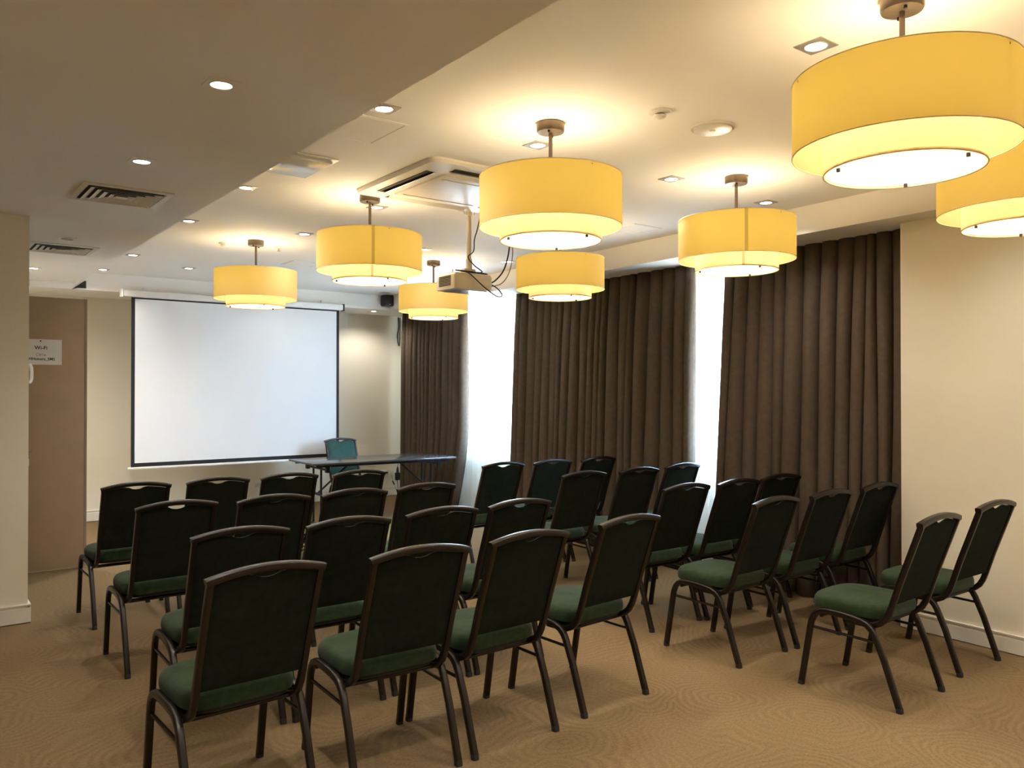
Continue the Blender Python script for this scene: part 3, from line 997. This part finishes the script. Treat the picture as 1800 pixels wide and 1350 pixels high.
# ------------------------------------------------------------------ banquet chairs (front is +y)
LX = 0.228
FRONT = [(0.262, 0.018), (0.212, 0.31), (0.205, 0.345), (0.192, 0.375), (0.172, 0.397), (0.146, 0.409), (0.115, 0.413), (0.045, 0.412)]
REAR = [(0.045, 0.412), (-0.02, 0.407), (-0.065, 0.400), (-0.095, 0.388), (-0.118, 0.368), (-0.134, 0.342), (-0.180, 0.235), (-0.254, 0.018)]
POST = [(0.02, 0.384), (-0.085, 0.384), (-0.118, 0.388), (-0.148, 0.402), (-0.172, 0.424), (-0.190, 0.455), (-0.205, 0.495), (-0.246, 0.622), (-0.300, 0.772), (-0.350, 0.912)]
BX = 0.199


def post_y(z):
    for (y0, z0), (y1, z1) in zip(POST, POST[1:]):
        if z0 <= z <= z1 and z1 > z0:
            return y0 + (y1 - y0) * (z - z0) / (z1 - z0)
    (y0, z0), (y1, z1) = POST[-2:]
    return y1 + (z - z1) * (y1 - y0) / (z1 - z0)


def arch(x):                       # centre line of the top rail
    return 0.908 + 0.030 * (1 - (x / 0.215) ** 2)


def make_chair():
    t = thing('banquet_chair', '', 'chair')
    sec = rrect(0.028, 0.030, 0.007)
    for s in (-1, 1):
        for nm, P in (('leg', FRONT), ('leg', REAR)):
            lg = MB().sweep([(s * LX, y, z) for y, z in P], sec, ref=(1, 0, 0)).build(nm, M_FRAME, t, smooth=True, angle=50)
            fy = P[0][0] if P is FRONT else P[-1][0]
            k = 1 if P is FRONT else -1
            MB().sweep([(s * LX, fy + k * 0.003, 0.0), (s * LX, fy, 0.024)], rrect(0.029, 0.031, 0.008), ref=(1, 0, 0)).build('foot_cap', M_CAP, lg, smooth=True)
        MB().tube([(s * LX, 0.207, 0.318), (s * LX, -0.142, 0.311)], 0.0075, 8).build('stretcher', M_FRAME, t, smooth=True)
        MB().sweep([(s * BX, y, z) for y, z in POST], rrect(0.024, 0.030, 0.006), ref=(1, 0, 0)).build('back_post', M_FRAME, t, smooth=True, angle=50)
    # arched top rail with its crescent hand hold below
    n = 18
    path = []
    for i in range(n + 1):
        x = -0.2145 + 0.429 * i / n
        z = arch(x)
        path.append((x, post_y(z) + 0.002, z))
    MB().sweep(path, rrect(0.034, 0.028, 0.007), ref=(0, 1, -0.0)).build('top_rail', M_FRAME, t, smooth=True, angle=50)
    MB().tube([(-LX, -0.105, 0.378), (LX, -0.105, 0.378)], 0.0105, 10).build('cross_rail', M_FRAME, t, smooth=True)
    MB().tube([(-LX, 0.150, 0.386), (LX, 0.150, 0.386)], 0.0105, 10).build('cross_rail', M_FRAME, t, smooth=True)
    # upholstered back panel
    nx, nz = 16, 14
    for part, m_ in (('backrest', M_FABRIC), ('back_cover', M_BACK)):
        mb = MB()
        grid = {}
        for side in (0, 1):
            for i in range(nx + 1):
                x = -0.188 + 0.376 * i / nx
                dip = 0.020 * max(0.0, 1 - (abs(x) / 0.052) ** 2) ** 0.8
                zt = arch(x) - 0.017 - dip
                zb = 0.502
                for j in range(nz + 1):
                    q = j / nz
                    z = zb + (zt - zb) * q
                    ex = 1 - abs(2 * i / nx - 1) ** 6
                    ez = 1 - abs(2 * q - 1) ** 8
                    puff = max(0, ex * ez) ** 0.5
                    y = post_y(z)
                    if part == 'backrest':
                        y += 0.006 + 0.028 * puff if side == 0 else 0.0
                    else:
                        y += 0.0 if side == 0 else -0.004 - 0.005 * puff
                    grid[side, i, j] = len(mb.v)
                    mb.v.append((x, y, z))
        for i in range(nx):
            for j in range(nz):
                for side in (0, 1):
                    mb.f.append((grid[side, i, j], grid[side, i + 1, j], grid[side, i + 1, j + 1], grid[side, i, j + 1]))
        for i in range(nx):
            for j in (0, nz):
                mb.f.append((grid[0, i, j], grid[0, i + 1, j], grid[1, i + 1, j], grid[1, i, j]))
        for j in range(nz):
            for i in (0, nx):
                mb.f.append((grid[0, i, j], grid[0, i, j + 1], grid[1, i, j + 1], grid[1, i, j]))
        o = mb.build(part, m_, t, smooth=True, angle=50)
        if part == 'back_cover':
            o['label'] = 'darker cloth on the back'
    # seat cushion
    out = []
    N = 48
    for i in range(N):
        a = 2 * pi * i / N
        c, s_ = cos(a), sin(a)
        k = 0.22 if s_ > 0 else 0.14
        ex = 2 / (4.2 if s_ > 0 else 7)
        x = 0.221 * abs(c) ** ex * (1 if c > 0 else -1) * (1 - 0.15 * max(0, -s_) ** 0.8)
        y = (0.222 if s_ > 0 else 0.190) * abs(s_) ** ex * (1 if s_ > 0 else -1)
        out.append((x, y + 0.022))
    rs = []
    for f_, z in ((0.93, 0.415), (0.985, 0.418), (1.0, 0.432), (1.0, 0.450), (0.985, 0.466), (0.95, 0.477), (0.88, 0.484), (0.70, 0.489), (0.40, 0.4915), (0.1, 0.492)):
        rs.append([(x * f_, 0.022 + (y - 0.022) * f_, z + (0.006 * (1 - abs(x) / 0.221) if z > 0.47 else 0)) for x, y in out])
    MB().rings(rs).build('seat', M_FABRIC, t, smooth=True, angle=60)
    MB().rings([[(x * 0.90, 0.022 + (y - 0.022) * 0.90, z) for x, y in out] for z in (0.398, 0.416)]).build('seat_base', M_CAP, t)
    return t


CH = {
    'A1': (1.034, 3.133, 2.5), 'A2': (1.655, 3.091, -1.8), 'A3': (2.180, 3.095, 1.8), 'A4': (2.829, 3.150, 4.4),
    'B1': (1.237, 3.939, -0.6), 'B2': (1.745, 3.916, -0.2), 'B3': (2.275, 3.930, 0.2), 'B4': (2.780, 3.930, 0.7),
    'C1': (1.247, 5.020, 0.9), 'C2': (1.772, 4.948, 0.0), 'C3': (2.281, 4.924, -1.2), 'C4': (2.790, 4.928, -0.4),
    'D1': (1.284, 6.120, 1.0), 'D2': (1.825, 6.119, -0.6), 'D3': (2.335, 6.094, -1.0), 'D4': (2.838, 5.990, 0.1),
    'H1': (3.999, 3.133, 1.9), 'H2': (4.570, 3.129, 0.0), 'H3': (5.165, 3.148, -0.1),
    'G1': (4.122, 3.882, -0.7), 'G2': (4.625, 3.849, -0.7), 'G3': (5.146, 3.873, -2.0),
    'F1': (4.136, 4.886, -0.2), 'F2': (4.687, 4.856, 0.6), 'F3': (5.240, 4.899, 2.0),
    'E1': (4.125, 5.891, 0.5), 'E2': (4.635, 5.848, 0.9), 'E3': (5.160, 5.830, 2.2),
    'I1': (4.080, 2.262, 2.1), 'I2': (4.842, 2.307, -0.7),
}
POSN4 = ('leftmost', 'second from left', 'third from left', 'rightmost')
POSN3 = ('leftmost', 'middle one', 'rightmost')
ROWN = {'A': 'nearest row of the left block', 'B': 'second-nearest row of the left block', 'C': 'third-nearest row of the left block', 'D': 'farthest row of the left block',
        'H': 'nearest row of three in the right block', 'G': 'second row of three in the right block', 'F': 'third row of three in the right block',
        'E': 'farthest row of the right block'}
proto = None
for key, (x, y, a) in CH.items():
    r, i = key[0], int(key[1]) - 1
    if r in 'ABCD':
        lab, grp = 'green banquet chair, %s in the %s' % (POSN4[i], ROWN[r]), 'banquet chairs in the left block'
    elif r == 'I':
        lab = ('green banquet chair standing alone in the right foreground, left of its neighbour by the wall', 'green banquet chair standing against the cream wall at the far right')[i]
        grp = 'banquet chairs behind the right block'
    else:
        lab, grp = 'green banquet chair, %s in the %s' % (POSN3[i], ROWN[r]), 'banquet chairs in the right block'
    if proto is None:
        proto = make_chair()
        c = proto
        c.location, c.rotation_euler = (x, y, 0), (0, 0, radians(a))
        c['label'], c['group'] = lab, grp
    else:
        c = dup(proto, (x, y, 0), radians(a), lab, grp)
c = dup(proto, (4.56, 9.25, 0), radians(180), 'green banquet chair coloured teal for daylight, facing the room behind the black folding table')
del c['group']
for ch in c.children:                                   # same green velour, teal daylight tint put into its colour
    if ch.name.split('.')[0] in ('seat', 'backrest'):
        ch.data = ch.data.copy()
        ch.data.materials[0] = M_FABRIC_DAYTINT
